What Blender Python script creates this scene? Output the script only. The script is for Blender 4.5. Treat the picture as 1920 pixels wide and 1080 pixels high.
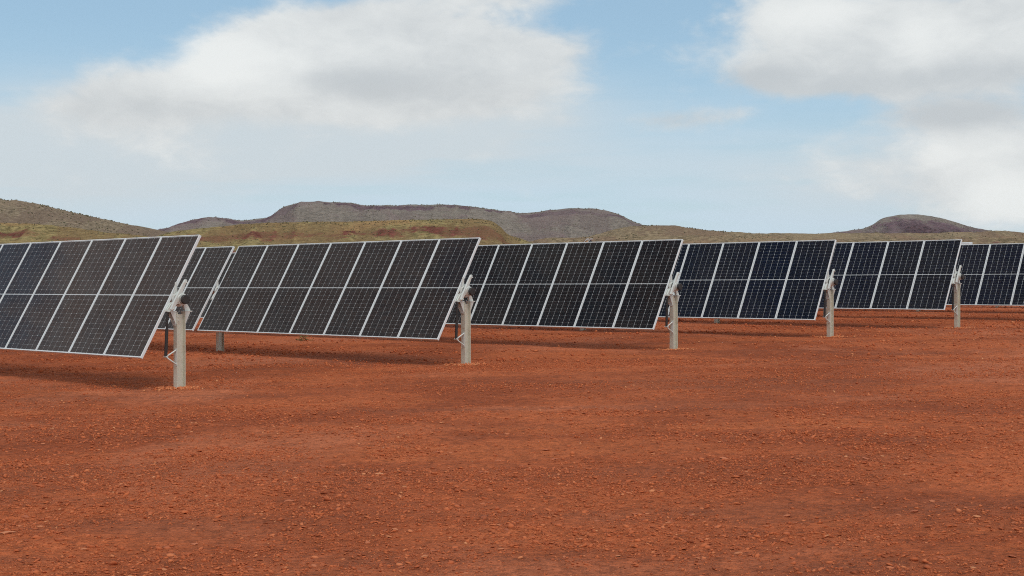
import bpy, bmesh, math, random
import numpy as np
from mathutils import Vector, Matrix

random.seed(7)
rng = np.random.default_rng(11)
scene = bpy.context.scene
for o in list(bpy.data.objects):
    bpy.data.objects.remove(o, do_unlink=True)
col = scene.collection
R = math.radians

# ------------------------------------------------------------------ camera
F, HY, CZ = 2544.6, 540.2, 1.688          # focal length in photo pixels, horizon row, eye height
cam_d = bpy.data.cameras.new("camera")
cam = bpy.data.objects.new("camera", cam_d)
col.objects.link(cam)
cam.location = (0, 0, CZ)
cam.rotation_euler = (R(90), 0, 0)
cam_d.sensor_width = 36
cam_d.lens = F / 1920 * 36
cam_d.clip_start, cam_d.clip_end = 0.1, 30000
scene.camera = cam

# ------------------------------------------------------------------ render / exposure
scene.render.engine = 'CYCLES'
scene.cycles.use_denoising = False
scene.cycles.max_bounces = 6
scene.cycles.pixel_filter_type = 'BLACKMAN_HARRIS'; scene.cycles.filter_width = 1.05
scene.cycles.diffuse_bounces = 3
scene.cycles.glossy_bounces = 3
scene.cycles.transparent_max_bounces = 10
scene.cycles.volume_bounces = 0
scene.cycles.sample_clamp_indirect = 4
scene.view_settings.view_transform = 'Standard'
scene.view_settings.look = 'None'
scene.view_settings.exposure = 0.0
scene.view_settings.gamma = 1.0
scene.view_settings.use_curve_mapping = False

# ------------------------------------------------------------------ sun
SUN_EL = R(58)
sd = Vector((0.35, -0.94, 0)).normalized()           # horizontal direction towards the sun
SUN = Vector((sd.x * math.cos(SUN_EL), sd.y * math.cos(SUN_EL), math.sin(SUN_EL)))
ld = bpy.data.lights.new("sun", 'SUN')
ld.energy = 1.35
ld.angle = R(25)
ld.color = (1.0, 0.95, 0.88)
lo = bpy.data.objects.new("sun", ld)
col.objects.link(lo)
lo.rotation_euler = (-SUN).to_track_quat('-Z', 'Y').to_euler()
lo.location = (20, -30, 60)

# ------------------------------------------------------------------ node helper
class NT:
    def __init__(s, tree):
        s.t = tree; s.n = tree.nodes; s.l = tree.links
    def node(s, typ, **kw):
        n = s.n.new(typ)
        for k, v in kw.items():
            setattr(n, k, v)
        return n
    def put(s, sock, v):
        if isinstance(v, bpy.types.NodeSocket): s.l.new(v, sock)
        elif v is not None: sock.default_value = v
    def m(s, op, a, b=None, c=None, clamp=False):
        n = s.node('ShaderNodeMath', operation=op, use_clamp=clamp)
        s.put(n.inputs[0], a)
        if b is not None: s.put(n.inputs[1], b)
        if c is not None: s.put(n.inputs[2], c)
        return n.outputs[0]
    def mix(s, f, a, b, blend='MIX'):
        n = s.node('ShaderNodeMix', data_type='RGBA', blend_type=blend)
        s.put(n.inputs[0], f); s.put(n.inputs[6], a); s.put(n.inputs[7], b)
        return n.outputs[2]
    def ramp(s, f, lo, hi, a=0.0, b=1.0):
        n = s.node('ShaderNodeMapRange', interpolation_type='SMOOTHSTEP')
        s.put(n.inputs[0], f)
        n.inputs[1].default_value = lo; n.inputs[2].default_value = hi
        n.inputs[3].default_value = a; n.inputs[4].default_value = b
        return n.outputs[0]
    def noise(s, vec, scale, detail=4, rough=0.55, dist=0.0):
        n = s.node('ShaderNodeTexNoise')
        s.put(n.inputs['Vector'], vec); n.inputs['Scale'].default_value = scale
        n.inputs['Detail'].default_value = detail; n.inputs['Roughness'].default_value = rough
        n.inputs['Distortion'].default_value = dist
        return n.outputs[0]
    def vor(s, vec, scale, feature='F1', out=0):
        n = s.node('ShaderNodeTexVoronoi', feature=feature)
        s.put(n.inputs['Vector'], vec); n.inputs['Scale'].default_value = scale
        return n.outputs[out]

def c4(r, g, b): return (r, g, b, 1.0)

# ------------------------------------------------------------------ world: sky with broken cloud
world = bpy.data.worlds.new("World")
scene.world = world
world.use_nodes = True
world.cycles.sampling_method = 'MANUAL'; world.cycles.sample_map_resolution = 256
w = NT(world.node_tree)
w.n.clear()
sky = w.node('ShaderNodeTexSky', sky_type='NISHITA')
sky.sun_disc = False
sky.sun_elevation = SUN_EL
sky.sun_rotation = math.atan2(sd.x, sd.y)
sky.air_density = 1.0; sky.dust_density = 0.6; sky.ozone_density = 1.0
tc = w.node('ShaderNodeTexCoord')
nrm = w.node('ShaderNodeVectorMath', operation='NORMALIZE')
w.l.new(tc.outputs['Generated'], nrm.inputs[0])
sep = w.node('ShaderNodeSeparateXYZ'); w.l.new(nrm.outputs[0], sep.inputs[0])
SX, SY, SZ = sep.outputs
AZ = w.m('ARCTAN2', SX, SY)                    # radians, 0 = ahead
EL = w.m('ARCSINE', SZ)
def azel(px, py):
    return math.atan2(px - 960, F), math.atan2(HY - py, math.hypot(F, px - 960))
# large soft noise that warps everything, in azimuth / elevation space
cv = w.node('ShaderNodeCombineXYZ')
w.put(cv.inputs[0], w.m('MULTIPLY', AZ, 1.0)); w.put(cv.inputs[1], w.m('MULTIPLY', EL, 1.9))
NB = w.noise(cv.outputs[0], 10.0, 7, 0.60, 0.25)
NS = w.noise(cv.outputs[0], 34.0, 4, 0.62, 0.5)
cv2 = w.node('ShaderNodeCombineXYZ')
w.put(cv2.inputs[0], w.m('MULTIPLY', AZ, 1.0)); w.put(cv2.inputs[1], w.m('MULTIPLY', EL, 9.0))
NST = w.noise(cv2.outputs[0], 7.0, 4, 0.55, 0.2)     # streaky, for the thin layers
AE = w.node('ShaderNodeCombineXYZ'); w.put(AE.inputs[0], AZ); w.put(AE.inputs[1], EL)
def blobs(lst):
    """sum of soft ellipses laid out in azimuth / elevation"""
    tot = 0.0
    for px, py, rx, ry, k in lst:
        a, e = azel(px, py)
        v = w.node('ShaderNodeVectorMath', operation='MULTIPLY_ADD')
        w.l.new(AE.outputs[0], v.inputs[0]); v.inputs[1].default_value = (F / rx, F / ry, 0); v.inputs[2].default_value = (-a * F / rx, -e * F / ry, 0)
        d = w.node('ShaderNodeVectorMath', operation='DOT_PRODUCT'); w.l.new(v.outputs[0], d.inputs[0]); w.l.new(v.outputs[0], d.inputs[1])
        tot = w.m('MULTIPLY_ADD', w.m('POWER', math.exp(-1), d.outputs['Value']), k, tot)
    return tot
cum = blobs([(215, 190, 120, 45, .75), (330, 165, 150, 50, .8), (430, 105, 90, 55, .9), (540, 130, 130, 60, .9),
             (660, 80, 120, 75, .9), (800, 70, 170, 75, .9), (700, 170, 260, 50, .8), (940, 110, 150, 60, .75),
             (1060, 95, 90, 35, .45), (960, -5, 160, 22, .6), (620, 205, 320, 45, .55), (860, 175, 220, 50, .5), (170, 225, 140, 35, .4), (300, 270, 260, 30, .3), (560, 60, 120, 40, .4),
             (1480, 40, 90, 60, .95), (1600, 60, 150, 80, .95), (1780, 60, 200, 85, 1.), (1950, 80, 160, 80, 1.),
             (1470, 140, 90, 35, .75), (1640, 150, 170, 35, .8), (1270, 225, 95, 20, .42), (1385, 212, 50, 15, .35),
             (1790, 215, 120, 28, .65), (1720, 290, 170, 45, .6), (1880, 280, 150, 55, .75), (1900, 375, 150, 60, 1.0), (1780, 350, 200, 40, .4),
             (935, 297, 60, 12, .28), (1060, 228, 50, 18, .35)])
# generic broken cloud everywhere outside the part of the sky described above
inframe = w.m('MULTIPLY', w.ramp(w.m('ABSOLUTE', AZ), 0.40, 0.62, 1, 0), w.ramp(EL, 0.22, 0.38, 1, 0))
gen = w.m('MULTIPLY', w.ramp(w.noise(nrm.outputs[0], 2.6, 4, 0.58, 0.3), 0.34, 0.56), 1.0)
gen = w.m('MULTIPLY', gen, w.m('SUBTRACT', 1.0, inframe))
dens = w.m('ADD', w.m('ADD', cum, gen), w.m('ADD', w.m('MULTIPLY', w.m('SUBTRACT', NB, 0.5), 2.1),
                                               w.m('MULTIPLY', w.m('SUBTRACT', NS, 0.5), 0.55)))
mask = w.ramp(dens, 0.10, 0.95)
# thin streaky veil low in the sky
veil = w.m('MULTIPLY', w.ramp(NST, 0.25, 0.62, 0.35, 1.0), w.ramp(EL, 0.0, 0.19, 1.0, 0.0))
veil2 = w.m('MULTIPLY', blobs([(330, 262, 380, 80, 1.3), (90, 320, 340, 90, 1.0), (640, 235, 420, 65, 1.1), (900, 200, 220, 55, .7), (900, 310, 380, 50, .55), (1700, 330, 340, 80, 1.1)]), w.ramp(NST, 0.25, 0.6, 0.6, 1.0))
veil2 = w.m('MINIMUM', veil2, 1.0)
# shade of the cloud: bright crowns, grey bases
lit = blobs([(395, 95, 90, 50, .9), (420, 150, 120, 40, .7), (560, 135, 80, 40, .4), (650, 110, 120, 40, .3), (1500, 35, 80, 45, .8), (1590, 20, 90, 40, .5),
             (1740, 70, 80, 55, .7), (1750, 285, 80, 30, .6), (1900, 375, 90, 45, 1.), (1840, 300, 120, 40, .25)])
drk = blobs([(640, 150, 130, 30, .7), (300, 205, 170, 30, .45), (780, 165, 200, 40, .5), (1420, 145, 80, 25, .9), (1560, 165, 170, 30, .6),
             (1830, 140, 140, 35, .5), (1790, 215, 130, 26, 1.1), (1270, 225, 95, 22, .7)])
shade = w.m('ADD', w.m('SUBTRACT', lit, drk), w.m('ADD', w.m('MULTIPLY', w.m('SUBTRACT', NB, 0.5), 1.5), w.m('MULTIPLY', w.m('SUBTRACT', NS, 0.5), .8)))
shade = w.ramp(shade, -0.95, 1.05)
cloudc = w.mix(shade, c4(0.565, 0.595, 0.612), c4(0.87, 0.885, 0.868))
SKY_K = 0.115
HAZE = 2.0e-5
skyn = w.node('ShaderNodeMix', data_type='RGBA', blend_type='MULTIPLY')
skyn.inputs[0].default_value = 1.0
w.l.new(sky.outputs[0], skyn.inputs[6]); skyn.inputs[7].default_value = c4(SKY_K * 1.02, SKY_K * 1.05, SKY_K * 1.03)
pale = w.mix(0.5, skyn.outputs[2], c4(0.365, 0.57, 0.73))
c0 = w.mix(w.m('MULTIPLY', veil, 0.85), pale, c4(0.60, 0.735, 0.87))
c1 = w.mix(w.m('MULTIPLY', veil2, 0.92), c0, c4(0.625, 0.69, 0.725))
c2 = w.mix(w.m('MULTIPLY', mask, 0.93), c1, cloudc)
bg = w.node('ShaderNodeBackground'); w.l.new(c2, bg.inputs[0]); bg.inputs[1].default_value = 1.0
out = w.node('ShaderNodeOutputWorld'); w.l.new(bg.outputs[0], out.inputs[0])

# ------------------------------------------------------------------ numeric helpers
def vnoise(x, y, seed=0):
    x = np.asarray(x, float); y = np.asarray(y, float)
    xi = np.floor(x).astype(np.int64); yi = np.floor(y).astype(np.int64)
    fx = x - xi; fy = y - yi
    fx = fx * fx * (3 - 2 * fx); fy = fy * fy * (3 - 2 * fy)
    def h(a, b):
        n = (a * 374761393 + b * 668265263 + seed * 1442695041) & 0xffffffff
        n = ((n ^ (n >> 13)) * 1274126177) & 0xffffffff
        return ((n ^ (n >> 16)) & 0xffff) / 65535.0
    a = h(xi, yi); b = h(xi + 1, yi); c = h(xi, yi + 1); d = h(xi + 1, yi + 1)
    return (a * (1 - fx) + b * fx) * (1 - fy) + (c * (1 - fx) + d * fx) * fy
def fbm(x, y, o=5, seed=0, gain=0.5):
    t = 0; a = 1; s = 0
    for k in range(o):
        t = t + a * vnoise(x * 2 ** k + 17.3 * k, y * 2 ** k - 9.1 * k, seed + k); s += a; a *= gain
    return t / s
def mesh_np(name, verts, faces, mat=None, smooth=False):
    """faces: list of (M,k) integer arrays"""
    me = bpy.data.meshes.new(name)
    verts = np.asarray(verts, np.float32)
    me.vertices.add(len(verts)); me.vertices.foreach_set('co', verts.ravel())
    if not isinstance(faces, list): faces = [faces]
    loops = np.concatenate([f.ravel() for f in faces]).astype(np.int32)
    tot = np.concatenate([np.full(len(f), f.shape[1]) for f in faces]).astype(np.int32)
    start = np.concatenate([[0], np.cumsum(tot)[:-1]]).astype(np.int32)
    me.loops.add(len(loops)); me.loops.foreach_set('vertex_index', loops)
    me.polygons.add(len(tot)); me.polygons.foreach_set('loop_start', start); me.polygons.foreach_set('loop_total', tot)
    if smooth: me.polygons.foreach_set('use_smooth', np.ones(len(tot), bool))
    me.update(calc_edges=True); me.validate()
    if mat: me.materials.append(mat)
    return me
def link(name, data, parent=None, loc=None, mat3=None):
    o = bpy.data.objects.new(name, data)
    col.objects.link(o)
    if parent is not None: o.parent = parent
    if mat3 is not None:
        m = mat3.to_4x4(); m.translation = Vector(loc if loc is not None else (0, 0, 0)); o.matrix_local = m
    elif loc is not None: o.location = loc
    return o
def tag(o, label=None, cat=None, group=None, kind=None):
    if label: o['label'] = label
    if cat: o['category'] = cat
    if group: o['group'] = group
    if kind: o['kind'] = kind
    return o

class MB:
    """collects solids and turns them into one mesh"""
    def __init__(s): s.v = []; s.f = []; s.sm = []
    def add(s, vs, fs, sm=False):
        b = len(s.v); s.v += [Vector(p) for p in vs]
        for f in fs: s.f.append(tuple(b + i for i in f)); s.sm.append(sm)
    def box(s, c, size, rot=None):
        hx, hy, hz = (q / 2 for q in size); c = Vector(c)
        P = [Vector((x, y, z)) for x in (-hx, hx) for y in (-hy, hy) for z in (-hz, hz)]
        if rot is not None: P = [rot @ p for p in P]
        s.add([c + p for p in P], [(0, 1, 3, 2), (4, 6, 7, 5), (0, 4, 5, 1), (2, 3, 7, 6), (0, 2, 6, 4), (1, 5, 7, 3)])
    def prism(s, poly, x0, x1):
        """polygon in the local YZ plane pushed from x0 to x1"""
        n = len(poly)
        ar = sum(poly[i][0] * poly[(i + 1) % n][1] - poly[(i + 1) % n][0] * poly[i][1] for i in range(n))
        if ar < 0: poly = poly[::-1]
        vs = [(x0, p[0], p[1]) for p in poly] + [(x1, p[0], p[1]) for p in poly]
        fs = [tuple(range(n - 1, -1, -1)), tuple(range(n, 2 * n))]
        fs += [(i, (i + 1) % n, n + (i + 1) % n, n + i) for i in range(n)]
        s.add(vs, fs)
    def tube(s, a, b, r, r2=None, seg=20, caps=True):
        a, b = Vector(a), Vector(b); r2 = r if r2 is None else r2
        ax = (b - a).normalized()
        t = Vector((0, 0, 1)) if abs(ax.z) < .9 else Vector((0, 1, 0))
        p = ax.cross(t).normalized(); q = ax.cross(p)
        vs = [a + r * (math.cos(2 * math.pi * i / seg) * p + math.sin(2 * math.pi * i / seg) * q) for i in range(seg)]
        vs += [b + r2 * (math.cos(2 * math.pi * i / seg) * p + math.sin(2 * math.pi * i / seg) * q) for i in range(seg)]
        s.add(vs, [(i, (i + 1) % seg, seg + (i + 1) % seg, seg + i) for i in range(seg)], True)
        if caps:
            s.add(vs[:seg], [tuple(range(seg - 1, -1, -1))]); s.add(vs[seg:], [tuple(range(seg))])
    def ring(s, x0, x1, yc, zc, r0, r1, seg=24):
        vs = []
        for x in (x0, x1):
            for r in (r0, r1):
                vs += [(x, yc + r * math.cos(2 * math.pi * i / seg), zc + r * math.sin(2 * math.pi * i / seg)) for i in range(seg)]
        fs = []
        for i in range(seg):
            j = (i + 1) % seg
            A, B, C, D = i, seg + i, 2 * seg + i, 3 * seg + i
            a, b, c, d = j, seg + j, 2 * seg + j, 3 * seg + j
            fs += [(A, B, b, a), (C, c, d, D), (B, D, d, b), (A, a, c, C)]
        s.add(vs, fs)
    def mesh(s, name, mat, bevel=0.0):
        me = bpy.data.meshes.new(name)
        me.from_pydata([tuple(p) for p in s.v], [], s.f)
        me.polygons.foreach_set('use_smooth', np.array(s.sm, bool))
        me.update()
        bm = bmesh.new(); bm.from_mesh(me)
        bmesh.ops.recalc_face_normals(bm, faces=bm.faces)
        if bevel:
            es = [e for e in bm.edges if len(e.link_faces) == 2 and e.calc_face_angle(0) > 0.6]
            bmesh.ops.bevel(bm, geom=es, offset=bevel, segments=1, affect='EDGES', clamp_overlap=True)
        bm.to_mesh(me); bm.free()
        me.materials.append(mat)
        return me

# ------------------------------------------------------------------ materials
def new_mat(name):
    m = bpy.data.materials.new(name); m.use_nodes = True
    t = NT(m.node_tree); t.n.clear()
    o = t.node('ShaderNodeOutputMaterial')
    p = t.node('ShaderNodeBsdfPrincipled')
    t.l.new(p.outputs[0], o.inputs[0])
    return m, t, p
def objc(t): return t.node('ShaderNodeTexCoord').outputs['Object']
def geo(t): return t.node('ShaderNodeNewGeometry').outputs['Position']
def orand(t): return t.node('ShaderNodeObjectInfo').outputs['Random']
def bump(t, p, h, strength, dist):
    b = t.node('ShaderNodeBump'); b.inputs['Strength'].default_value = strength; b.inputs['Distance'].default_value = dist
    t.l.new(h, b.inputs['Height']); t.l.new(b.outputs[0], p.inputs['Normal'])

# red earth
def ground_colour(t, P):
    n1 = t.noise(P, 0.30, 5, 0.6, 0.5)
    mp = t.node('ShaderNodeMapping'); t.l.new(P, mp.inputs[0]); mp.inputs['Rotation'].default_value = (0, 0, -0.45); mp.inputs['Scale'].default_value = (.22, 1.0, 1)
    nb = t.noise(mp.outputs[0], 0.75, 4, 0.6, 0.4)                                   # long graded bands
    n2 = t.noise(P, 1.7, 5, 0.6, 0.4)
    n3 = t.noise(P, 14.0, 4, 0.65)
    n4 = t.noise(P, 70.0, 3, 0.6)
    a = t.mix(t.ramp(n1, 0.36, 0.64), c4(.325, .076, .0265), c4(.50, .127, .044))
    a = t.mix(t.m('MULTIPLY', t.ramp(nb, 0.50, 0.66), 0.75), a, c4(.285, .080, .035))      # compacted, darker
    a = t.mix(t.m('MULTIPLY', t.ramp(nb, 0.46, 0.34), 0.55), a, c4(.55, .146, .049))      # loose orange dust
    npl = t.noise(P, 0.16, 4, 0.62, 0.8)
    a = t.mix(t.m('MULTIPLY', t.ramp(npl, 0.50, 0.64), 0.6), a, c4(.54, .170, .080))      # paler dusty ground
    a = t.mix(t.m('MULTIPLY', t.ramp(n2, 0.52, 0.70), 0.5), a, c4(.30, .088, .040))
    a = t.mix(t.m('MULTIPLY', t.ramp(n2, 0.44, 0.30), 0.4), a, c4(.57, .150, .053))
    k = t.m('ADD', t.m('MULTIPLY', t.m('SUBTRACT', n3, .5), 0.9), t.m('MULTIPLY', t.m('SUBTRACT', n4, .5), 0.8))
    vc = t.vor(P, 34.0, out=1); vd = t.vor(P, 11.0, out=1)
    s1 = t.node('ShaderNodeSeparateColor'); t.l.new(vc, s1.inputs[0]); s2 = t.node('ShaderNodeSeparateColor'); t.l.new(vd, s2.inputs[0])
    k = t.m('ADD', k, t.m('ADD', t.m('MULTIPLY', t.m('SUBTRACT', s1.outputs[0], .5), .38), t.m('MULTIPLY', t.m('SUBTRACT', s2.outputs[1], .5), .26)))
    k = t.m('MAXIMUM', t.m('ADD', 1.0, k), .35)
    kk = t.node('ShaderNodeCombineXYZ')
    for i in range(3): t.put(kk.inputs[i], k)
    return t.mix(1.0, a, kk.outputs[0], 'MULTIPLY'), n2, n3, n4
M_ground, t, p = new_mat("red_earth")
P = geo(t)
colr, n2, n3, n4 = ground_colour(t, P)
t.l.new(colr, p.inputs['Base Color'])
p.inputs['Roughness'].default_value = 0.95; p.inputs['Specular IOR Level'].default_value = 0.15
v1 = t.vor(P, 22.0); v2 = t.vor(P, 55.0)
hgt = t.m('ADD', t.m('MULTIPLY', n3, .7), t.m('ADD', t.m('MULTIPLY', n4, .35), t.m('MULTIPLY', t.m('SUBTRACT', 1.0, v1), .35)))
hgt = t.m('ADD', hgt, t.m('MULTIPLY', t.m('SUBTRACT', 1.0, v2), .22))
bump(t, p, hgt, 1.0, 0.05)

M_stone, t, p = new_mat("ironstone_chips")
at = t.node('ShaderNodeAttribute', attribute_name='tint')
rp = t.node('ShaderNodeValToRGB'); t.l.new(at.outputs['Fac'], rp.inputs[0])
cr = rp.color_ramp
cr.elements[0].position = 0.0; cr.elements[0].color = c4(.27, .068, .028)
cr.elements[1].position = 1.0; cr.elements[1].color = c4(.74, .33, .15)
for pos, c in ((.25, c4(.45, .110, .040)), (.6, c4(.57, .150, .052)), (.85, c4(.66, .22, .090))):
    e = cr.elements.new(pos); e.color = c
nn = t.noise(geo(t), 60.0, 3, .6)
t.l.new(t.mix(t.m('MULTIPLY', nn, .5), rp.outputs[0], c4(.46, .115, .042)), p.inputs['Base Color'])
p.inputs['Roughness'].default_value = 0.85; p.inputs['Specular IOR Level'].default_value = 0.25

M_rock, t, p = new_mat("ironstone_rock")
rp = t.node('ShaderNodeValToRGB'); t.l.new(orand(t), rp.inputs[0]); cr = rp.color_ramp
cr.elements[0].color = c4(.40, .10, .04); cr.elements[1].color = c4(.76, .34, .15)
e = cr.elements.new(.6); e.color = c4(.60, .19, .078)
nn = t.noise(objc(t), 22.0, 5, .65)
t.l.new(t.mix(t.m('MULTIPLY', nn, .6), rp.outputs[0], c4(.46, .12, .046)), p.inputs['Base Color'])
p.inputs['Roughness'].default_value = 0.85
bump(t, p, nn, 0.5, 0.01)

M_spoil, t, p = new_mat("post_hole_spoil")
nn = t.noise(geo(t), 40.0, 5, .65)
t.l.new(t.mix(nn, c4(.24, .075, .03), c4(.52, .24, .09)), p.inputs['Base Color'])
p.inputs['Roughness'].default_value = 0.95
bump(t, p, nn, 0.8, 0.02)

# galvanised steel
def galv(name, base, rough, metal=0.55, dirt=0.35):
    m, t, p = new_mat(name)
    P = objc(t)
    a = t.noise(P, 9.0, 5, .6); b = t.vor(P, 45.0, out=1); g = t.noise(P, 60., 3, .6)
    sb = t.node('ShaderNodeSeparateColor'); t.l.new(b, sb.inputs[0])
    k = t.m('ADD', t.m('MULTIPLY', sb.outputs[0], .10), t.m('MULTIPLY', g, .25))
    c = t.mix(k, c4(*[q * .72 for q in base]), c4(*[min(1, q * 1.2) for q in base]))
    c = t.mix(t.m('MULTIPLY', t.ramp(a, .5, .78), dirt), c, c4(.36, .22, .13))
    t.l.new(c, p.inputs['Base Color'])
    p.inputs['Metallic'].default_value = metal
    p.inputs['Roughness'].default_value = rough
    return m
M_post = galv("galvanised_post", (.80, .79, .665), .5, .25, .45)
M_cast = galv("zinc_casting", (.84, .90, .84), .42, .1, .4)
M_tube = galv("galvanised_tube", (.70, .69, .66), .38, .4, .25)
M_frame, t, p = new_mat("anodised_aluminium")
p.inputs['Base Color'].default_value = c4(.76, .81, .82); p.inputs['Metallic'].default_value = 0.0; p.inputs['Roughness'].default_value = 0.42
M_black, t, p = new_mat("black_rubber")
nn = t.noise(objc(t), 25., 3, .6)
t.l.new(t.mix(nn, c4(.014, .013, .013), c4(.04, .037, .036)), p.inputs['Base Color'])
p.inputs['Roughness'].default_value = 0.55
M_backsheet, t, p = new_mat("white_backsheet")
p.inputs['Base Color'].default_value = c4(.62, .63, .64); p.inputs['Roughness'].default_value = 0.6
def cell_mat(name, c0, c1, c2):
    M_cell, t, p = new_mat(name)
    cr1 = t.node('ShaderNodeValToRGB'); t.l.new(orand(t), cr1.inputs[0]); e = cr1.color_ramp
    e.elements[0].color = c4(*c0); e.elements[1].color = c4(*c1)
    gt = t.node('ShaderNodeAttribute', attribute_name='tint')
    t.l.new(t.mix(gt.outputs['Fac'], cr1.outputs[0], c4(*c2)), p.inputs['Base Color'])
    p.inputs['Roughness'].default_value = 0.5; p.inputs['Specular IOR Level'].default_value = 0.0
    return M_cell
M_cell_brown_sheen = cell_mat("silicon_cell_brown_sheen", (.038, .019, .016), (.026, .0155, .0155), (.042, .024, .020))  # brown to blue by row: coating's angle-dependent reflection tint put into the cell colour
M_cell_mid_sheen = cell_mat("silicon_cell_dark_brown_sheen", (.026, .0145, .0135), (.019, .012, .013), (.031, .019, .017))
M_cell_black_sheen = cell_mat("silicon_cell_black_sheen", (.013, .0075, .007), (.009, .007, .009), (.017, .011, .011))
M_cell_blue_sheen = cell_mat("silicon_cell_blue_sheen", (.0055, .006, .013), (.0032, .0045, .0175), (.008, .009, .019))
# solar glass: clear with a Fresnel sheen
M_glass = bpy.data.materials.new("solar_glass"); M_glass.use_nodes = True
t = NT(M_glass.node_tree); t.n.clear()
o = t.node('ShaderNodeOutputMaterial'); mx = t.node('ShaderNodeMixShader')
fr = t.node('ShaderNodeFresnel'); fr.inputs[0].default_value = 1.28
tr = t.node('ShaderNodeBsdfTransparent'); tr.inputs[0].default_value = c4(.97, .98, .98)
gl = t.node('ShaderNodeBsdfGlossy'); gl.inputs['Roughness'].default_value = 0.02
dst = t.noise(objc(t), 1.6, 5, .6)
t.l.new(t.mix(t.ramp(dst, .35, .7), c4(1, 1, 1), c4(.8, .72, .68)), gl.inputs[0])
bf = t.m('SUBTRACT', 1.0, t.node('ShaderNodeNewGeometry').outputs['Backfacing'])
t.l.new(t.m('MULTIPLY', fr.outputs[0], bf), mx.inputs[0]); t.l.new(tr.outputs[0], mx.inputs[1]); t.l.new(gl.outputs[0], mx.inputs[2])
t.l.new(mx.outputs[0], o.inputs[0])

# ------------------------------------------------------------------ ground
EV = np.array([0.68238676, 0.73099132])        # across the rows, away from the camera
DV = np.array([-0.73099132, 0.68238676])       # along the rows, to the left
def soft(s): return 75.0 * np.tanh(s / 75.0)
def ground_z(x, y, rough=True):
    x = np.asarray(x, float); y = np.asarray(y, float)
    s = x * EV[0] + y * EV[1]
    z = 0.0225 * np.where(s > 0, soft(s), 40 * np.tanh(s / 40)) + 0.0
    if rough:
        near = np.clip((90 - np.hypot(x, y)) / 50, 0, 1)
        z = z + near * (0.05 * (fbm(x * .22, y * .22, 3, 5) - .5) + 0.03 * (fbm(x * 1.3, y * 1.3, 3, 9) - .5) + 0.022 * (fbm(x * 5.5, y * 5.5, 3, 3) - .5)
                        + 0.06 * np.clip(fbm(x * .16 + y * .04, y * .9, 3, 61) - .52, 0, 1))
    return z
def axis(lo, hi, step, far, grow=1.28):
    a = list(np.arange(lo, hi + 1e-6, step)); s = step; v = hi
    while v < far: s *= grow; v += s; a.append(v)
    s = step; v = lo
    b = []
    while v > -far: s *= grow; v -= s; b.append(v)
    return np.array(b[::-1] + a)
gx = axis(-11.0, 12.0, 0.065, 4300); gy = axis(5.5, 30.0, 0.065, 4300)
X, Y = np.meshgrid(gx, gy)
Z = ground_z(X, Y)
nx, ny = len(gx), len(gy)
idx = np.arange(nx * ny).reshape(ny, nx)
fc = np.stack([idx[:-1, :-1], idx[:-1, 1:], idx[1:, 1:], idx[1:, :-1]], -1).reshape(-1, 4)
ground = link("ground", mesh_np("ground", np.stack([X, Y, Z], -1).reshape(-1, 3), fc, M_ground, True))
tag(ground, "bare red earth strewn with ironstone chips around the solar rows", "ground", kind="structure")

# loose chips: real geometry, far too many to count, one part of the ground
phi = (1 + 5 ** .5) / 2
ICO = np.array([(-1, phi, 0), (1, phi, 0), (-1, -phi, 0), (1, -phi, 0), (0, -1, phi), (0, 1, phi), (0, -1, -phi), (0, 1, -phi),
                (phi, 0, -1), (phi, 0, 1), (-phi, 0, -1), (-phi, 0, 1)], float)
ICO /= np.linalg.norm(ICO[0])
ICOF = np.array([(0, 11, 5), (0, 5, 1), (0, 1, 7), (0, 7, 10), (0, 10, 11), (1, 5, 9), (5, 11, 4), (11, 10, 2), (10, 7, 6), (7, 1, 8),
                 (3, 9, 4), (3, 4, 2), (3, 2, 6), (3, 6, 8), (3, 8, 9), (4, 9, 5), (2, 4, 11), (6, 2, 10), (8, 6, 7), (9, 8, 1)])
OCT = np.array([(1, 0, 0), (0, 1, 0), (-1, 0, 0), (0, -1, 0), (.3, .2, 1), (0, 0, -1)], float)
OCTF = np.array([(0, 1, 4), (1, 2, 4), (2, 3, 4), (3, 0, 4), (1, 0, 5), (2, 1, 5), (3, 2, 5), (0, 3, 5)])
def patch(x, y):
    a = fbm(x * .22 + y * .05, y * .85, 4, 21); b = fbm(x * 1.9, y * 1.9, 3, 31)
    return np.clip((a * .6 + b * .4 - .42) / .22, 0.07, 1.0)
def scatter(n, y0, y1, smin, smax, alpha, seed, margin=1.5):
    g = np.random.default_rng(seed)
    # uniform over the wedge of ground in front of the camera
    y = np.sqrt(g.random(n) * (y1 * y1 - y0 * y0) + y0 * y0)
    x = (g.random(n) * 2 - 1) * (y * .385 + margin)
    keep = g.random(n) < patch(x, y)
    x, y = x[keep], y[keep]
    u = g.random(len(x))
    s = (smin ** -alpha + u * (smax ** -alpha - smin ** -alpha)) ** (-1 / alpha)
    return x, y, s, g
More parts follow.
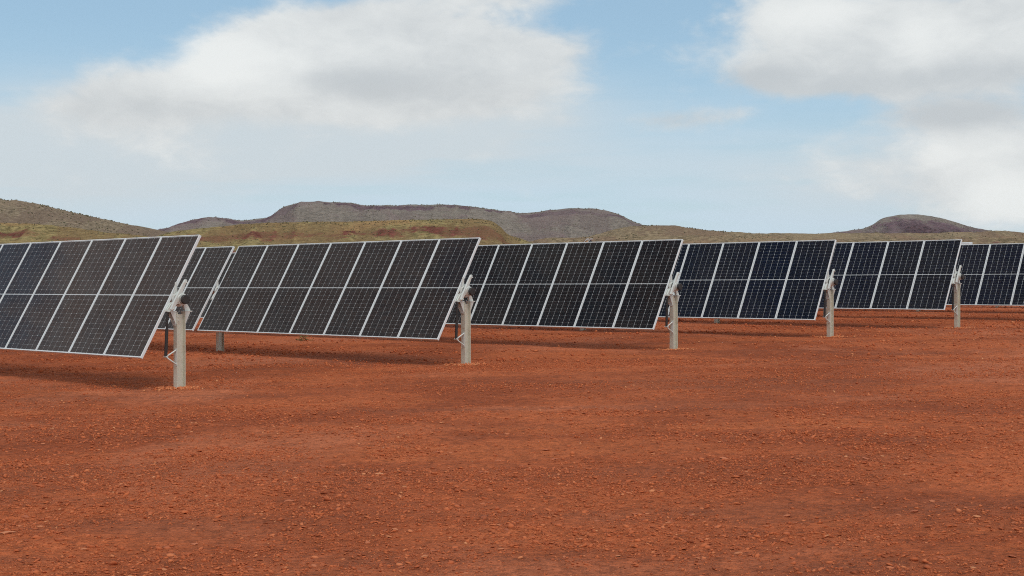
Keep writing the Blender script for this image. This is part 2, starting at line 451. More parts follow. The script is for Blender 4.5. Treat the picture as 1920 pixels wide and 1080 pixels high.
def chips(x, y, s, g, base, faces, flat=(.25, .6)):
    n, k = len(x), len(base)
    v = base[None] * (1 + (g.random((n, k, 1)) - .5) * .7) + (g.random((n, k, 3)) - .5) * .25
    asp = g.uniform(.4, .95, n); fl = g.uniform(*flat, n)
    v = v * np.stack([np.ones(n), asp, fl], -1)[:, None]
    tl = (g.random((n, 2)) - .5) * .7
    v[..., 2] += v[..., 0] * tl[:, :1] + v[..., 1] * tl[:, 1:]
    a = g.random(n) * 2 * np.pi; ca, sa = np.cos(a)[:, None], np.sin(a)[:, None]
    vx = v[..., 0] * ca - v[..., 1] * sa; vy = v[..., 0] * sa + v[..., 1] * ca
    h = s[:, None] * .5
    z = ground_z(x, y)[:, None] + v[..., 2] * h + (fl * .18 * s)[:, None]
    V = np.stack([x[:, None] + vx * h, y[:, None] + vy * h, z], -1).reshape(-1, 3)
    Fc = (faces[None] + (np.arange(n) * k)[:, None, None]).reshape(-1, faces.shape[1])
    return V, Fc, np.repeat(np.clip(g.normal(.40, .22, n), 0, 1), k)
Vs, Fs, Ts, b = [], [], [], 0
for args, base, faces, fl in (((190000, 6.3, 12.5, .008, .045, 2.3, 1), OCT, OCTF, (.22, .65)),
                              ((150000, 12.0, 24., .013, .06, 2.4, 2), OCT, OCTF, (.3, .75)),
                              ((70000, 23.0, 52., .03, .11, 2.3, 3), OCT, OCTF, (.3, .8)),
                              ((14000, 6.3, 16., .024, .07, 2.6, 4), ICO, ICOF, (.16, .42))):
    V, Fc, T = chips(*scatter(*args), base, faces, fl)
    Vs.append(V); Fs.append(Fc + b); Ts.append(T); b += len(V)
me = mesh_np("gravel", np.concatenate(Vs), np.concatenate(Fs), M_stone)
at = me.attributes.new('tint', 'FLOAT', 'POINT'); at.data.foreach_set('value', np.concatenate(Ts).astype(np.float32))
gravel = link("gravel", me, ground); gravel['kind'] = "stuff"

# single stones one can pick out
def stone_mesh(seed, flat):
    g = np.random.default_rng(seed)
    bm = bmesh.new(); bmesh.ops.create_icosphere(bm, subdivisions=2, radius=1.0)
    nrmv = g.normal(size=(7, 3)); nrmv /= np.linalg.norm(nrmv, axis=1)[:, None]; cut = g.uniform(.42, .85, 7)
    asp = g.uniform(.5, .95)
    for v in bm.verts:
        q = np.array(v.co)
        for nn_, c_ in zip(nrmv, cut):
            d_ = q @ nn_
            if d_ > c_: q = q - nn_ * (d_ - c_)
        q = q * (1 + .05 * g.normal())
        v.co = Vector((q[0], q[1] * asp, q[2] * flat))
    me = bpy.data.meshes.new("stone"); bm.to_mesh(me); bm.free(); me.materials.append(M_rock)
    return me
SM = [stone_mesh(100 + i, f) for i, f in enumerate((.2, .26, .34, .22, .42, .3, .16, .5))]
def at_ground(px, py):
    y = 8.0
    for _ in range(60):
        x = (px - 960) / F * y
        y = (CZ - float(ground_z(x, y, False))) * F / (py - HY)
    return (px - 960) / F * y, y
def put_stone(x, y, s, k, rot):
    o = link("stone", SM[k % len(SM)], ground, (x, y, float(ground_z(x, y)) + .12 * s * (.2 + .1 * (k % 3))))
    o.rotation_euler = (random.uniform(-.15, .15), random.uniform(-.15, .15), rot); o.scale = (s / 2,) * 3
for px, py, wpx, k in ((48, 971, 20, 1), (36, 985, 14, 0), (16, 1003, 36, 6), (330, 1048, 16, 3), (366, 1023, 18, 6), (310, 1068, 12, 4),
                       (265, 786, 12, 7), (543, 944, 20, 0), (583, 992, 12, 4), (713, 887, 20, 0), (952, 815, 12, 4), (1026, 843, 22, 6),
                       (935, 862, 14, 1), (760, 916, 10, 4), (653, 948, 10, 7), (742, 997, 14, 1), (730, 1010, 14, 3), (950, 999, 14, 1),
                       (905, 997, 14, 0), (813, 1035, 14, 2), (940, 1033, 12, 2), (790, 1030, 14, 0), (1121, 976, 14, 3), (1193, 962, 16, 0),
                       (1360, 861, 24, 6), (1316, 890, 12, 7), (1476, 967, 16, 2), (1686, 965, 12, 3), (1715, 960, 16, 2), (1640, 953, 10, 4),
                       (1832, 970, 14, 2), (1850, 843, 10, 1), (1625, 863, 18, 6), (1700, 863, 22, 6), (1440, 987, 14, 0), (1493, 980, 14, 6),
                       (1765, 1048, 16, 0), (1826, 1067, 12, 1), (1900, 1043, 20, 6), (1670, 1067, 16, 4), (1385, 1037, 18, 1), (1550, 1005, 12, 2),
                       (1110, 1053, 16, 0), (1103, 1021, 14, 3), (1255, 979, 14, 4), (1040, 860, 14, 0), (820, 851, 12, 2), (1820, 893, 14, 4),
                       (470, 870, 14, 0), (250, 802, 10, 1), (100, 763, 12, 0), (135, 897, 12, 1), (530, 798, 10, 4), (645, 872, 12, 3)):
    x, y = at_ground(px, py)
    put_stone(x, y, wpx / F * y * 1.15, k, random.uniform(-.4, .4))
g = np.random.default_rng(77)
cnt = 0
while cnt < 190:
    y = math.sqrt(g.random() * (15.5 ** 2 - 6.6 ** 2) + 6.6 ** 2); x = (g.random() * 2 - 1) * (y * .38)
    if g.random() > float(patch(x, y)): continue
    put_stone(x, y, float(g.uniform(.03, .055)), int(g.integers(0, 8)), float(g.random() * 6.28)); cnt += 1

# ------------------------------------------------------------------ hills
def interp(px, prof):
    a = np.array(prof, float)
    xs, ys = a[:, 0], a[:, 1]
    # smooth (monotone-ish) cubic through the ridge points
    m = np.gradient(ys, xs)
    i = np.clip(np.searchsorted(xs, px) - 1, 0, len(xs) - 2)
    h = xs[i + 1] - xs[i]; tt = np.clip((px - xs[i]) / h, 0, 1)
    return ((2 * tt**3 - 3 * tt**2 + 1) * ys[i] + (tt**3 - 2 * tt**2 + tt) * h * m[i]
            + (-2 * tt**3 + 3 * tt**2) * ys[i + 1] + (tt**3 - tt**2) * h * m[i + 1])
def hill_mat(name, veg, soil, rock, scale, rocky, soil_amt, con=1.0):
    m, t, p = new_mat(name)
    P = geo(t)
    mp = t.node('ShaderNodeMapping'); t.l.new(P, mp.inputs[0]); mp.inputs['Scale'].default_value = (1, 1, 3.2)
    Q = mp.outputs[0]
    n1 = t.noise(Q, .012 * scale, 6, .6, .6); n2 = t.noise(Q, .035 * scale, 6, .65, .5); n3 = t.noise(Q, .22 * scale, 4, .65); n4 = t.noise(P, .6 * scale, 3, .6)
    sp = t.node('ShaderNodeTexNoise'); t.l.new(P, sp.inputs['Vector']); sp.inputs['Scale'].default_value = .9 * scale
    c = t.mix(t.ramp(n3, .36, .64), c4(*[q * (1 - .38 * con) for q in veg]), c4(*[q * (1 + .32 * con) for q in veg]))
    c = t.mix(t.m('MULTIPLY', t.ramp(n1, .5, .66), soil_amt), c, c4(*soil))
    at = t.node('ShaderNodeAttribute', attribute_name='cliff')
    rk = t.m('ADD', t.m('MULTIPLY', at.outputs['Fac'], 1.0), t.m('ADD', t.m('MULTIPLY', t.m('SUBTRACT', n2, .5), 2.4), t.m('MULTIPLY', t.m('SUBTRACT', n3, .5), 1.3)))
    c = t.mix(t.ramp(rk, 1.02 - rocky, 1.28 - rocky), c, t.mix(t.ramp(n3, .3, .7), c4(*[q * .5 for q in rock]), c4(*[q * 1.35 for q in rock])))
    gu = t.node('ShaderNodeAttribute', attribute_name='gully')
    gm = t.m('ADD', gu.outputs['Fac'], t.m('MULTIPLY', t.m('SUBTRACT', n3, .5), .25))
    c = t.mix(t.m('MULTIPLY', t.ramp(gm, .50, .40), .6), c, c4(*[(a_ * .45 + b_ * .55) for a_, b_ in zip(rock, veg)]))
    c = t.mix(t.m('MULTIPLY', t.ramp(gm, .54, .64), .5), c, c4(*[min(1, q * 1.22) for q in veg]))
    tf = t.ramp(n4, .54, .64)
    c = t.mix(t.m('MULTIPLY', tf, .28 * con), c, c4(.12, .105, .06))
    t.l.new(c, p.inputs['Base Color'])
    p.inputs['Roughness'].default_value = 1.0; p.inputs['Specular IOR Level'].default_value = 0.0
    bump(t, p, t.m('ADD', t.m('MULTIPLY', n2, 1.0), t.m('ADD', t.m('MULTIPLY', n3, .5), t.m('MULTIPLY', n4, .25))), 0.9, 9.0 / scale)
    return m
def ridge(name, label, prof, dist, depth, back, mat, cliff=None, gully=.12, seed=0, nx=420, nv=110, wav=1.0, band_h=(.70, .93)):
    """a real landform: the crest runs at `dist`, the front face falls `depth` metres towards the plain, the back face falls behind"""
    px = np.linspace(prof[0][0], prof[-1][0], nx)
    x0 = (px - 960) / F * dist
    crest = (HY - interp(px, prof)) / F * dist + CZ
    tiny = (fbm(x0 / dist * 150 * 1.0, x0 * 0, 4, seed + 3) - .5) * dist * .0009
    crest = crest + tiny
    vf = np.linspace(0, 1, nv); vb = np.linspace(1, 2, 26)[1:]
    v = np.concatenate([vf, vb])
    X0, V = np.meshgrid(x0, v)
    C = np.meshgrid(crest, v)[0]
    edge = np.minimum((px - px[0]) / 60., (px[-1] - px) / 60.).clip(0, 1); edge = edge * edge * (3 - 2 * edge)
    # section of the front face: gentle apron, steeper talus, optional cliff band below the rim
    if cliff:
        cl, ch = cliff
        wob = (fbm(X0 / (dist * .03), V * 0, 3, seed + 8) - .5) * .07
        vv = np.clip(V, 0, 1)
        sh = np.interp(vv + wob * (vv < .98) * (vv > .05), [0, .35, .72, cl, ch, 1.0], [0, .16, .56, band_h[0], band_h[1], 1.0])
        band = np.clip(1 - np.abs(vv + wob - (cl + ch) / 2) / ((ch - cl) * .75), 0, 1)
    else:
        vv = np.clip(V, 0, 1); sh = np.sin(vv * np.pi / 2) ** 1.25; band = np.zeros_like(V)
    sh = np.where(V > 1, 1 - (V - 1) ** 1.6, sh)
    gl = fbm(X0 / (dist * .035 * wav), V * 1.3 + fbm(X0 / (dist * .02), V * 2, 3, seed) * .8, 5, seed + 1, .55)
    gl2 = fbm(X0 / (dist * .011 * wav), V * 4.5, 4, seed + 5, .55)
    env = np.clip(np.sin(np.clip(V, 0, 1) * np.pi), 0, 1) ** .8
    Zr = C * sh * (1 - 0) + C * env * ((gl - .5) * gully * 3.0 + (gl2 - .5) * gully * 1.1)
    Zr = np.minimum(Zr, C * np.clip(.06 + V * 1.05, 0, 1))
    Zr = Zr * np.meshgrid(edge * .9 + .1, v)[0] if name != 'x' else Zr
    Yr = np.where(V <= 1, dist - depth * (1 - V), dist + back * (V - 1)) + (gl - .5) * depth * .16 * env
    Xr = X0 * (Yr / dist) ** .35
    Xr = np.where(V >= .98, X0 * (Yr / dist) ** .35, Xr)
    Zr = Zr - 1.0 * (V < .02) * 8 - (V > 1.97) * 8
    rk = np.clip(band + (gl2 - .5) * .5 * (band > 0), 0, 1)
    n, k = len(px), len(v)
    id_ = np.arange(n * k).reshape(k, n)
    fc = np.stack([id_[:-1, :-1], id_[:-1, 1:], id_[1:, 1:], id_[1:, :-1]], -1).reshape(-1, 4)
    me = mesh_np(name, np.stack([Xr, Yr, Zr], -1).reshape(-1, 3), fc, mat, True)
    at = me.attributes.new('cliff', 'FLOAT', 'POINT'); at.data.foreach_set('value', rk.astype(np.float32).ravel())
    at = me.attributes.new('gully', 'FLOAT', 'POINT'); at.data.foreach_set('value', np.clip(gl * .65 + gl2 * .35, 0, 1).astype(np.float32).ravel())
    o = link(name, me); tag(o, label, "hill", kind="structure")
    return o, (Xr, Yr, Zr, V)
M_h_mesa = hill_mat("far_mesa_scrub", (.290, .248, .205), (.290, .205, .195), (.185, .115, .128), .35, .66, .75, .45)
M_h_left = hill_mat("left_hill_scrub", (.300, .230, .155), (.35, .24, .165), (.17, .085, .082), .9, .22, .4)
M_h_bench = hill_mat("bench_scrub", (.335, .258, .118), (.47, .265, .125), (.22, .080, .060), 1.0, .38, .65)
M_h_low = hill_mat("low_ridge_scrub", (.315, .235, .145), (.40, .245, .15), (.22, .10, .088), .9, .30, .5)
hills = {}
hills['mesa'] = ridge("mesa_hill", "long flat-topped purple-grey mesa with dark cliff rim on the skyline",
    [(230, 470), (290, 434), (330, 423), (360, 413), (385, 409), (420, 410), (445, 413), (480, 410.5), (508, 405), (525, 392), (545, 384.5), (580, 381), (620, 379),
     (655, 380.5), (690, 385.5), (730, 385.5), (790, 384), (830, 384), (870, 386), (905, 390), (940, 395), (975, 399.5), (1000, 398), (1035, 393.5),
     (1070, 391), (1105, 391), (1135, 394.5), (1155, 400), (1175, 409), (1195, 418), (1220, 427), (1270, 440), (1340, 470)], 3200, 620, 900, M_h_mesa, (.85, .965), .17, 40, 620, 130, band_h=(.915, .982))
hills['dome'] = ridge("dome_hill", "rounded purple-grey hill standing alone on the right skyline",
    [(1400, 470), (1480, 444), (1540, 438.5), (1590, 432.5), (1622, 427), (1642, 418), (1655, 410), (1675, 404.5), (1705, 402), (1735, 403.5), (1762, 408), (1785, 414.5), (1805, 421), (1830, 428), (1860, 433),
     (1920, 441), (2010, 460)], 3400, 520, 700, M_h_mesa, (.55, .95), .18, 60, 320, 100)
hills['left'] = ridge("left_hill", "brown scrubby hill sloping down from the left edge of the picture",
    [(-420, 380), (-250, 352), (-120, 358), (-40, 368), (0, 374), (28, 380), (50, 380), (80, 385), (115, 394), (150, 402), (185, 409), (220, 417), (255, 424), (285, 429), (330, 439), (400, 455), (480, 490)],
    1500, 420, 500, M_h_left, None, .16, 80, 420, 110)
hills['ridge_r'] = ridge("low_ridge", "low tan scrub ridge along the skyline behind the right-hand panels",
    [(1020, 470), (1100, 446), (1160, 430), (1205, 424), (1240, 423), (1265, 423.5), (1300, 428.5), (1340, 434), (1370, 437), (1410, 439.5), (1460, 439), (1500, 440), (1560, 439.5), (1620, 438.5),
     (1700, 438), (1760, 438), (1810, 437), (1850, 434), (1885, 434), (1920, 439), (1980, 442), (2080, 446), (2250, 480)], 1700, 380, 400, M_h_low, None, .10, 100, 520, 90)
hills['bench'] = ridge("green_bench", "olive and orange scrub bench with red outcrops below the mesa",
    [(230, 480), (280, 448), (315, 437), (350, 431), (400, 426), (450, 421), (500, 418), (560, 417), (620, 416), (690, 414.5), (760, 413), (820, 411.5), (870, 411), (905, 412), (925, 416),
     (938, 426), (950, 438), (975, 447), (1010, 460), (1060, 490)], 900, 300, 260, M_h_bench, (.86, .95), .16, 120, 460, 110)
hills['bench_l'] = ridge("lower_bench", "tan bench with dark red outcrops in front of the left hill",
    [(-330, 416), (-200, 410), (-60, 416), (0, 418), (60, 420), (110, 424), (160, 430), (200, 436), (250, 440), (300, 446), (360, 450), (430, 462), (520, 490)],
    780, 230, 240, M_h_bench, (.84, .95), .12, 140, 380, 100)
hills['bench_r'] = ridge("right_bench", "tan and dull red bench just above the right-hand panels",
    [(930, 475), (1010, 449), (1080, 446), (1140, 443), (1200, 442.5), (1240, 443), (1290, 441.5), (1360, 443), (1430, 446), (1500, 448), (1580, 449), (1650, 447), (1720, 447), (1790, 444.5), (1850, 445), (1920, 446), (2000, 444), (2150, 480)],
    1050, 260, 260, M_h_low, (.84, .95), .12, 160, 480, 90)

# scattered shrubs on the hills: a far-off scrub cover, one mass per hill
M_shrub, t, p = new_mat("shrub_foliage")
at = t.node('ShaderNodeAttribute', attribute_name='tint')
t.l.new(t.mix(at.outputs['Fac'], c4(.11, .105, .060), c4(.21, .18, .10)), p.inputs['Base Color'])
p.inputs['Roughness'].default_value = 1.0; p.inputs['Specular IOR Level'].default_value = 0.0
def shrubs(key, n, smin, smax, seed, crest=.35):
    Xr, Yr, Zr, V = hills[key][1]
    g = np.random.default_rng(seed); k, m_ = Xr.shape
    nvf = int((V[:, 0] <= 1).sum())
    i = np.where(g.random(n) < crest, nvf - 1 - g.integers(0, 5, n), (nvf * (.25 + .75 * g.random(n) ** .8)).astype(int).clip(0, nvf - 1))
    j = g.integers(0, m_ - 1, n); f_ = g.random(n)
    q = lambda A: A[i, j] * (1 - f_) + A[i, j + 1] * f_
    x, y, z = q(Xr), q(Yr), q(Zr)
    keep = (z > 4) & (vnoise(x / 40, y / 40, seed) > .35); x, y, z = x[keep], y[keep], z[keep]; n = len(x)
    s = g.uniform(smin, smax, n)
    v = ICO[None] * (1 + (g.random((n, 12, 1)) - .5) * .8) * np.stack([np.ones(n), np.ones(n), g.uniform(.5, 1.0, n)], -1)[:, None]
    P = np.stack([x, y, z + s * .25], -1)[:, None] + v * s[:, None, None] * .5
    Fc = (ICOF[None] + (np.arange(n) * 12)[:, None, None]).reshape(-1, 3)
    me = mesh_np("scrub", P.reshape(-1, 3), Fc, M_shrub)
    at = me.attributes.new('tint', 'FLOAT', 'POINT'); at.data.foreach_set('value', np.repeat(g.random(n), 12).astype(np.float32))
    o = link("scrub", me, hills[key][0]); o['kind'] = 'stuff'
shrubs('left', 1900, .6, 1.9, 1, .25)
shrubs('bench', 1900, .35, 1.0, 2, .2)
shrubs('bench_l', 1200, .3, .9, 3, .2)
shrubs('ridge_r', 1700, .6, 1.8, 4, .35)
shrubs('bench_r', 1300, .4, 1.1, 5, .2)
shrubs('mesa', 1700, 1.0, 3.0, 6, .3)
shrubs('dome', 600, 1.0, 2.8, 7, .3)

# ------------------------------------------------------------------ solar trackers
PW, PH, PITCH, GAP = .998, 2.027, 1.012, .17
FT, FW = .04, .0125                       # frame depth and face width
TUBE_R, OFF = .0625, .1325               # tube radius, tube axis behind the module face
def frame_mesh():
    o = [(-PW / 2, -PH / 2), (PW / 2, -PH / 2), (PW / 2, PH / 2), (-PW / 2, PH / 2)]
    i = [(x - math.copysign(FW, x), y - math.copysign(FW, y)) for x, y in o]
    b = .003
    ob = [(x - math.copysign(b, x), y - math.copysign(b, y)) for x, y in o]
    vs, fs = [], []
    loops = [[(x, y, -FT) for x, y in i], [(x, y, -FT) for x, y in o], [(x, y, -b) for x, y in o], [(x, y, 0) for x, y in ob],
             [(x, y, 0) for x, y in i], [(x, y, -.012) for x, y in i]]
    for l in loops: vs += l
    for a in range(5):
        for k in range(4):
            j = (k + 1) % 4
            fs.append((a * 4 + k, a * 4 + j, a * 4 + 4 + j, a * 4 + 4 + k))
    for k in range(4):
        j = (k + 1) % 4; fs.append((20 + k, 20 + j, j, k))
    me = bpy.data.meshes.new("solar_panel"); me.from_pydata(vs, [], fs); me.update()
    bm = bmesh.new(); bm.from_mesh(me); bmesh.ops.recalc_face_normals(bm, faces=bm.faces); bm.to_mesh(me); bm.free()
    me.materials.append(M_frame); return me
ME_frame = frame_mesh()
IW, IH = PW - 2 * FW, PH - 2 * FW
mb = MB(); mb.box((0, 0, -.010), (IW - .001, IH - .001, .005)); ME_sheet = mb.mesh("backsheet", M_backsheet)
mb = MB(); mb.box((0, 0, -.0038), (IW - .001, IH - .001, .0032)); ME_glass = mb.mesh("glass_sheet", M_glass)
def cells_mesh(seed, mat):
    g = np.random.default_rng(seed)
    cg, rg, mid, edge = .0042, .0017, .016, .011
    cw = (IW - 2 * edge - 5 * cg) / 6; half = (IH - 2 * edge - mid) / 2; ch = (half - 11 * rg) / 12
    q = .0072
    V, T, Fq = [], [], []
    for hlf in (0, 1):
        for r in range(12):
            for c in range(6):
                x = -IW / 2 + edge + c * (cw + cg); y = (-IH / 2 + edge if hlf == 0 else mid / 2) + r * (ch + rg)
                b = len(V)
                V += [(x + q, y, 0), (x + cw - q, y, 0), (x + cw, y + q * .7, 0), (x + cw, y + ch - q * .7, 0), (x + cw - q, y + ch, 0), (x + q, y + ch, 0), (x, y + ch - q * .7, 0), (x, y + q * .7, 0)]
                Fq.append(list(range(b, b + 8))); T += [g.random() ** 2] * 8
    V = np.array(V); V[:, 2] = -.0066
    me = mesh_np("cells", V, np.array(Fq), mat)
    at = me.attributes.new('tint', 'FLOAT', 'POINT'); at.data.foreach_set('value', np.array(T, np.float32))
    return me
ME_cells = {m: [cells_mesh(i, m) for i in range(4)] for m in (M_cell_brown_sheen, M_cell_mid_sheen, M_cell_black_sheen, M_cell_blue_sheen)}
mb = MB(); mb.box((0, 0, -FT - .016), (.045, .62, .03)); ME_rail = mb.mesh("mounting_rail", M_tube, .002)

def post_mesh(h):
    mb = MB(); fw, dp, ft, wt = .096, .142, .009, .008
    z0, z1 = -.35, h - .185
    for s in (-1, 1): mb.box((0, s * (dp - ft) / 2, (z0 + z1) / 2), (fw, ft, z1 - z0))
    mb.box((0, 0, (z0 + z1 - .03) / 2), (wt, dp - 2 * ft, z1 - z0 - .03))
    return mb.mesh("post", M_post, .0015)
def bolts_mesh(h):
    mb = MB()
    for z in (h - .24, h - .29, h - .34):
        for s in (-1, 1):
            mb.tube((-.022, s * .071, z), (-.022, s * .082, z), .009, seg=6); mb.tube((.022, s * .071, z), (.022, s * .082, z), .009, seg=6)
    mb.tube((-.004, .03, h - .25), (-.014, .03, h - .25), .009, seg=6); mb.tube((-.004, .03, h - .30), (-.014, .03, h - .30), .009, seg=6)
    return mb.mesh("bolts", M_cast)
def bearing_mesh():
    mb = MB(); x0, x1 = .0, .05
    mb.ring(x0, x1, 0, 0, .079, .104, 28)
    for s in (-1, 1):
        mb.prism([(s * .068, -.074), (s * .098, -.030), (s * .145, -.085), (s * .185, -.150), (s * .185, -.166), (s * .098, -.166)], x0 + .004, x1 - .004)
    mb.prism([(.075, .066), (.022, .098), (.038, .25), (.055, .25)], x0 + .012, x1 - .012)     # horn
    mb.prism([(-.06, .08), (-.02, .100), (-.035, .145), (-.052, .135)], x0 + .014, x1 - .014)
    return mb.mesh("bearing_housing", M_cast, .003)
mb = MB(); mb.ring(-.004, .056, 0, 0, .0635, .0785, 28); ME_liner = mb.mesh("bearing_liner", M_black)
def foot_mesh(s):
    mb = MB()
    mb.box((.018, s * .131, -.1735), (.108, .125, .014))
    mb.prism([(s * .165, -.181), (s * .0715, -.181), (s * .0715, -.36), (s * .08, -.36)], -.03, -.018)
    mb.prism([(s * .165, -.181), (s * .0715, -.181), (s * .0715, -.36), (s * .08, -.36)], .05, .062)
    mb.box((.016, s * .0768, -.28), (.078, .010, .196))
    mb.tube((.018, s * .13, -.166), (.018, s * .13, -.148), .013, seg=6)
    return mb.mesh("post_bracket", M_cast, .002)
def saddle_mesh(tl):
    mb = MB(); c, s = math.cos(tl), math.sin(tl)
    def pt(u, n): return (-u * c + n * s, u * s + n * c)      # (Y, Z) of a point up the slope / out of the face
    x0, x1 = -.078, -.042
    mb.ring(x0 - .008, x1 + .004, 0, 0, TUBE_R + .001, .084, 26)
    mb.prism([pt(.275, .062), pt(.285, .075), pt(.275, .100), pt(.12, .108), pt(-.12, .108), pt(-.22, .100), pt(-.22, .060), pt(-.10, .050), pt(.10, .050)], x0, x1)
    mb.prism([pt(.105, .055), pt(.06, .055), pt(.058, -.02), pt(.078, -.02)], x0 + .006, x1 - .006)
    mb.prism([pt(-.105, .055), pt(-.06, .055), pt(-.058, -.02), pt(-.078, -.02)], x0 + .006, x1 - .006)
    for u in (.245, -.19): 
        a = pt(u, .06); mb.tube((x0 - .012, *a), (x0, *a), .013, seg=6)
    return mb.mesh("end_saddle", M_cast, .003)
def tube_mesh(x0, x1):
    mb = MB(); mb.tube((x0, 0, 0), (x1, 0, 0), TUBE_R, seg=32); return mb.mesh("torque_tube", M_tube)
mb = MB(); mb.tube((-.030, 0, 0), (.012, 0, 0), .0665, seg=32); mb.tube((-.034, 0, 0), (-.030, 0, 0), .058, .064, 32); ME_cap = mb.mesh("end_cap", M_black)
def damper_mesh(h):
    mb = MB(); a, b_ = Vector((.012, .222, .47)), Vector((.012, .192, h - .17))
    d_ = (b_ - a).normalized(); L = (b_ - a).length
    mb.tube(a, a + d_ * L * .60, .0235, seg=16); mb.tube(a + d_ * L * .60, b_, .0175, seg=14); mb.tube(a - d_ * .018, a, .012, .0225, 14)
    return mb.mesh("damper", M_black)
def damper_arm_mesh():
    mb = MB()
    mb.tube((.012, .222, .45), (-.03, .080, .545), .011, seg=10); mb.tube((.012, .222, .45), (-.03, .080, .345), .010, seg=10); mb.tube((.012, .222, .45), (.04, .080, .375), .008, seg=10)
    mb.box((-.02, .0745, .445), (.05, .0065, .25)); mb.tube((-.03, .222, .452), (.05, .222, .452), .014, seg=10)
    return mb.mesh("damper_bracket", M_cast)
def torque_arm_mesh(h):
    mb = MB(); mb.prism([(.09, h - .03), (.13, h - .05), (.215, h - .155), (.205, h - .185), (.175, h - .18), (.11, h - .12), (.075, h - .09)], .0, .012)
    mb.prism([(.09, h - .03), (.13, h - .05), (.215, h - .155), (.205, h - .185), (.175, h - .18), (.11, h - .12), (.075, h - .09)], .05, .062)
    mb.tube((-.012, .192, h - .17), (.07, .192, h - .17), .013, seg=10)
    return mb.mesh("torque_arm", M_cast, .002)
ME_bearing = bearing_mesh(); ME_foot = {s: foot_mesh(s) for s in (-1, 1)}; ME_arm = damper_arm_mesh()

ROWS = [(-4.926, 19.576, -.100, 60.9), (-.910, 23.254, .008, 59.6), (3.068, 26.703, .088, 61.2), (7.003, 30.341, .195, 62.6),
        (11.049, 33.997, .348, 60.8), (15.008, 37.614, .398, 60.6), (19.0, 41.25, .515, 60.8), (22.99, 44.88, .635, 60.8)]
LAB = ["nearest solar panel row, cut by the left edge, its front post largest in view",
       "second solar panel row, its whole seven-panel table in the left half, green weed beneath",
       "third solar panel row from the left, end post in front of the fourth row's panels",
       "fourth solar panel row from the left, bluish panels below the low ridge",
       "fifth solar panel row, its end post standing nearest the right edge of the picture",
       "sixth solar panel row, cut by the right edge behind the fifth row's post",
       "seventh solar panel row, hidden behind the sixth except for a post and white plate",
       "farthest solar panel row, hidden but for a post foot at the right edge"]
rowinfo = []
for r, (mx_, my_, mz_, tdeg) in enumerate(ROWS):
    tl = R(tdeg)
    ct, st = math.cos(tl), math.sin(tl)
    base = np.array([mx_, my_]) - .055 * DV + OFF * st * EV
    gz = float(ground_z(base[0], base[1], False))
    h = mz_ + CZ - OFF * ct - gz                       # tube height above the ground
    root = bpy.data.objects.new("solar_tracker", None); col.objects.link(root)
    root.empty_display_size = .3
    root.location = (base[0], base[1], gz); root.rotation_euler = (0, 0, math.atan2(DV[1], DV[0]))
    tag(root, LAB[r], "solar tracker", "single-axis solar tracker rows")
    g2 = .42
    starts = [.055, .055 + 7 * PITCH + GAP] + ([.055 + 14 * PITCH + GAP + g2] if r in (2, 3) else [])
    posts = [0.0, .055 + 7 * PITCH + GAP / 2, .055 + 14 * PITCH + GAP + g2 / 2]
    ME_p = post_mesh(h); ME_b = bolts_mesh(h)
    for k, xp in enumerate(posts):
        po = link("post", ME_p, root, (xp, 0, 0))
        link("bolts", ME_b, po)["kind"] = "stuff"
        be = link("bearing_housing", ME_bearing, root, (xp, 0, h))
        link("bearing_liner", ME_liner, be)
        for s in (-1, 1): link("post_bracket", ME_foot[s], be)
    tu = link("torque_tube", tube_mesh(-.135, max(posts[-1] + .4, starts[-1] + 7 * PITCH)), root, (0, 0, h))
    link("end_cap", ME_cap, tu, (-.135, 0, 0))
    link("end_saddle", saddle_mesh(tl), root, (0, 0, h))
    link("damper", damper_mesh(h), root)
    link("damper_bracket", ME_arm, root)
    link("torque_arm", torque_arm_mesh(h), root)
    m3 = Matrix(((-1, 0, 0), (0, -ct, st), (0, st, ct)))      # columns: along the row, up the slope, out of the face
    for ti, s0 in enumerate(starts):
        for k in range(7):
            xc = s0 + k * PITCH + PW / 2
            cen = Vector((xc, OFF * st, h + OFF * ct))
            pn = link("solar_panel", ME_frame, root, cen, m3)
            link("backsheet", ME_sheet, pn)
            ce = link("cells", ME_cells[(M_cell_brown_sheen, M_cell_mid_sheen, M_cell_black_sheen, M_cell_blue_sheen, M_cell_blue_sheen, M_cell_blue_sheen, M_cell_blue_sheen, M_cell_blue_sheen)[r]][(r * 5 + k * 3 + ti) % 4], pn); ce['kind'] = 'stuff'
            link("glass_sheet", ME_glass, pn)
            link("mounting_rail", ME_rail, pn)
    rowinfo.append((root, h, tl, posts))
    # a scatter of orange spoil round the foot of the end post
    gg = np.random.default_rng(300 + r); nn_ = 380
    aa = gg.random(nn_) * 6.28; rr = np.abs(gg.normal(0, .15, nn_)) + .05
    V, Fc, T = chips(base[0] + rr * np.cos(aa) * 1.25 * gg.uniform(.8, 1.2), base[1] + rr * np.sin(aa), gg.uniform(.015, .07, nn_), gg, OCT, OCTF, (.3, .8))
    me = mesh_np("spoil", V, Fc, M_stone)
    at = me.attributes.new('tint', 'FLOAT', 'POINT'); at.data.foreach_set('value', np.clip(T + .38, 0, 1).astype(np.float32))
    link("spoil", me, ground)['kind'] = 'stuff'

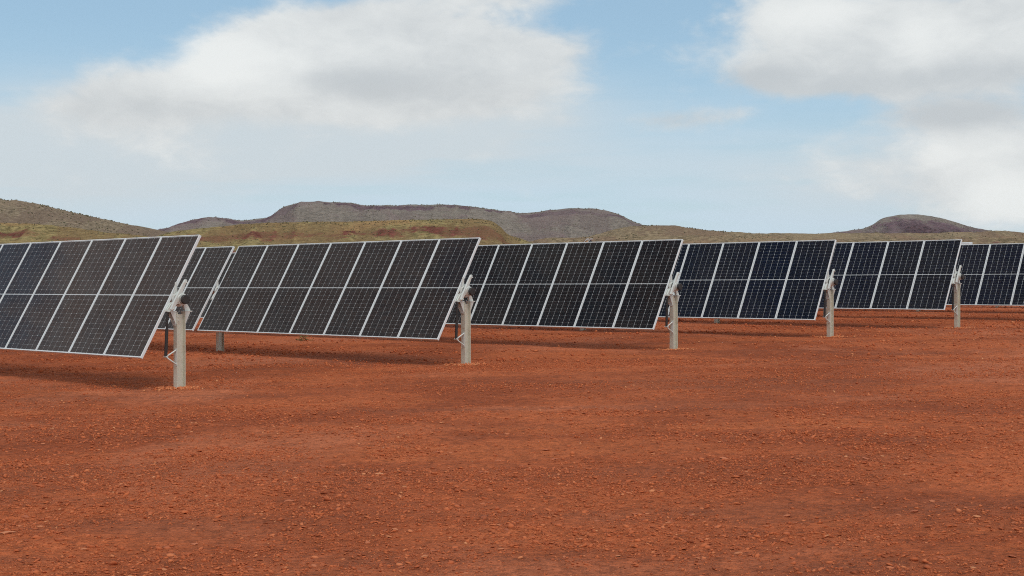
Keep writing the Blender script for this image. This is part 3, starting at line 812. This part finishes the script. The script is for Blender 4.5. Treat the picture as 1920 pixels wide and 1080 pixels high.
# two little tilted sensor plates above the fourth row
def above_row(r, px, py):
    """point on the upper edge line of row r seen at photo column px, lifted to photo line py"""
    root, h, tl, posts = rowinfo[r]
    for xx in np.linspace(0, 15, 3001):
        wp = np.array(root.location[:2]) + DV * xx + EV * (math.cos(tl) * PH / 2 - OFF * math.sin(tl) + .10)
        if 960 + F * wp[0] / wp[1] <= px:
            return Vector((xx, -(math.cos(tl) * PH / 2 - OFF * math.sin(tl) + .10), CZ + (HY - py) / F * wp[1] - root.location.z)), wp[1]
M_amber, t, p = new_mat("amber_plastic")
p.inputs['Base Color'].default_value = c4(.55, .33, .16); p.inputs['Roughness'].default_value = .5
for px, pal in ((1100, 'amber'), (1107, 'dark')):
    P0, dep = above_row(3, px, 451)
    mb = MB(); rot = Matrix.Rotation(R(40), 3, 'Y')
    mb.box(P0, (.12, .09, .014), rot)
    o = link("sensor_plate", mb.mesh("sensor_plate", M_frame), rowinfo[3][0])
    mb = MB(); mb.box(P0 + Vector((0, 0, -.04)), (.07, .06, .05), rot); mb.box(P0 + Vector((0, .02, -.12)), (.02, .02, .14))
    link("sensor_body", mb.mesh("sensor_body", M_black if pal == 'dark' else M_amber), o)
P0, dep = above_row(6, 1809, 457)
mb = MB(); mb.prism([(-.12, -.06), (.12, -.06), (.12, .03), (-.12, .045)], P0.x - .22, P0.x + .16); 
me = mb.mesh("cover_plate", M_frame, .01)
o = link("cover_plate", me, rowinfo[6][0], (0, P0.y, P0.z))
o['label'] = "white plate showing above the sixth row's top edge"

# ------------------------------------------------------------------ weed under the second row
M_leaf, t, p = new_mat("weed_leaf")
t.l.new(t.mix(orand(t), c4(.10, .15, .03), c4(.13, .18, .045)), p.inputs['Base Color']); p.inputs['Roughness'].default_value = .7
wx, wy = at_ground(566, 641)
weed = bpy.data.objects.new("weed_plant", None); col.objects.link(weed); weed.location = (wx, wy, float(ground_z(wx, wy)))
weed.empty_display_size = .1
tag(weed, "small green weed on the bare earth under the second row", "weed")
g = np.random.default_rng(5)
mb = MB(); ms = MB()
for k in range(110):
    a = g.random() * 6.28; rr = abs(g.normal()) * .07; side = g.random() < .3
    x, y = rr * math.cos(a) + (.11 if side else 0), rr * math.sin(a)
    z = (.02 + .14 * g.random()) * max(.2, 1 - rr / .16)
    if k % 4 == 0: ms.tube((x * .4 + (.066 if side else 0), y * .4, -.01), (x, y, z), .0025, .0012, 5)
    d = Vector((math.cos(a + g.normal() * .6), math.sin(a + g.normal() * .6), g.uniform(-.1, .9))).normalized()
    L = g.uniform(.035, .07); q = d.cross(Vector((0, 0, 1))).normalized() * L * .28; P = Vector((x, y, z))
    mb.add([P, P + d * L * .5 + q, P + d * L, P + d * L * .5 - q], [(0, 1, 2, 3)])
link("stem", ms.mesh("stem", M_leaf), weed)
lf = link("leaves", mb.mesh("leaves", M_leaf), weed); lf['kind'] = 'stuff'

# ------------------------------------------------------------------ thin air over the plain
mb = MB(); lo_z = float(Z.min()) - 1.0; L = max(abs(gx[0]), gx[-1], abs(gy[0]), gy[-1]) + 50
mb.box((0, 0, (lo_z + 240) / 2), (2 * L, 2 * L, 240 - lo_z))
M_haze = bpy.data.materials.new("thin_haze"); M_haze.use_nodes = True
t = NT(M_haze.node_tree); t.n.clear()
pv = t.node('ShaderNodeVolumePrincipled'); pv.inputs['Color'].default_value = c4(.80, .88, 1.0); pv.inputs['Density'].default_value = HAZE
pv.inputs['Anisotropy'].default_value = 0.2
t.l.new(pv.outputs[0], t.node('ShaderNodeOutputMaterial').inputs['Volume'])
haze = link("haze", mb.mesh("haze", M_haze)); tag(haze, "thin pale haze over the whole plain", "haze", kind="stuff")
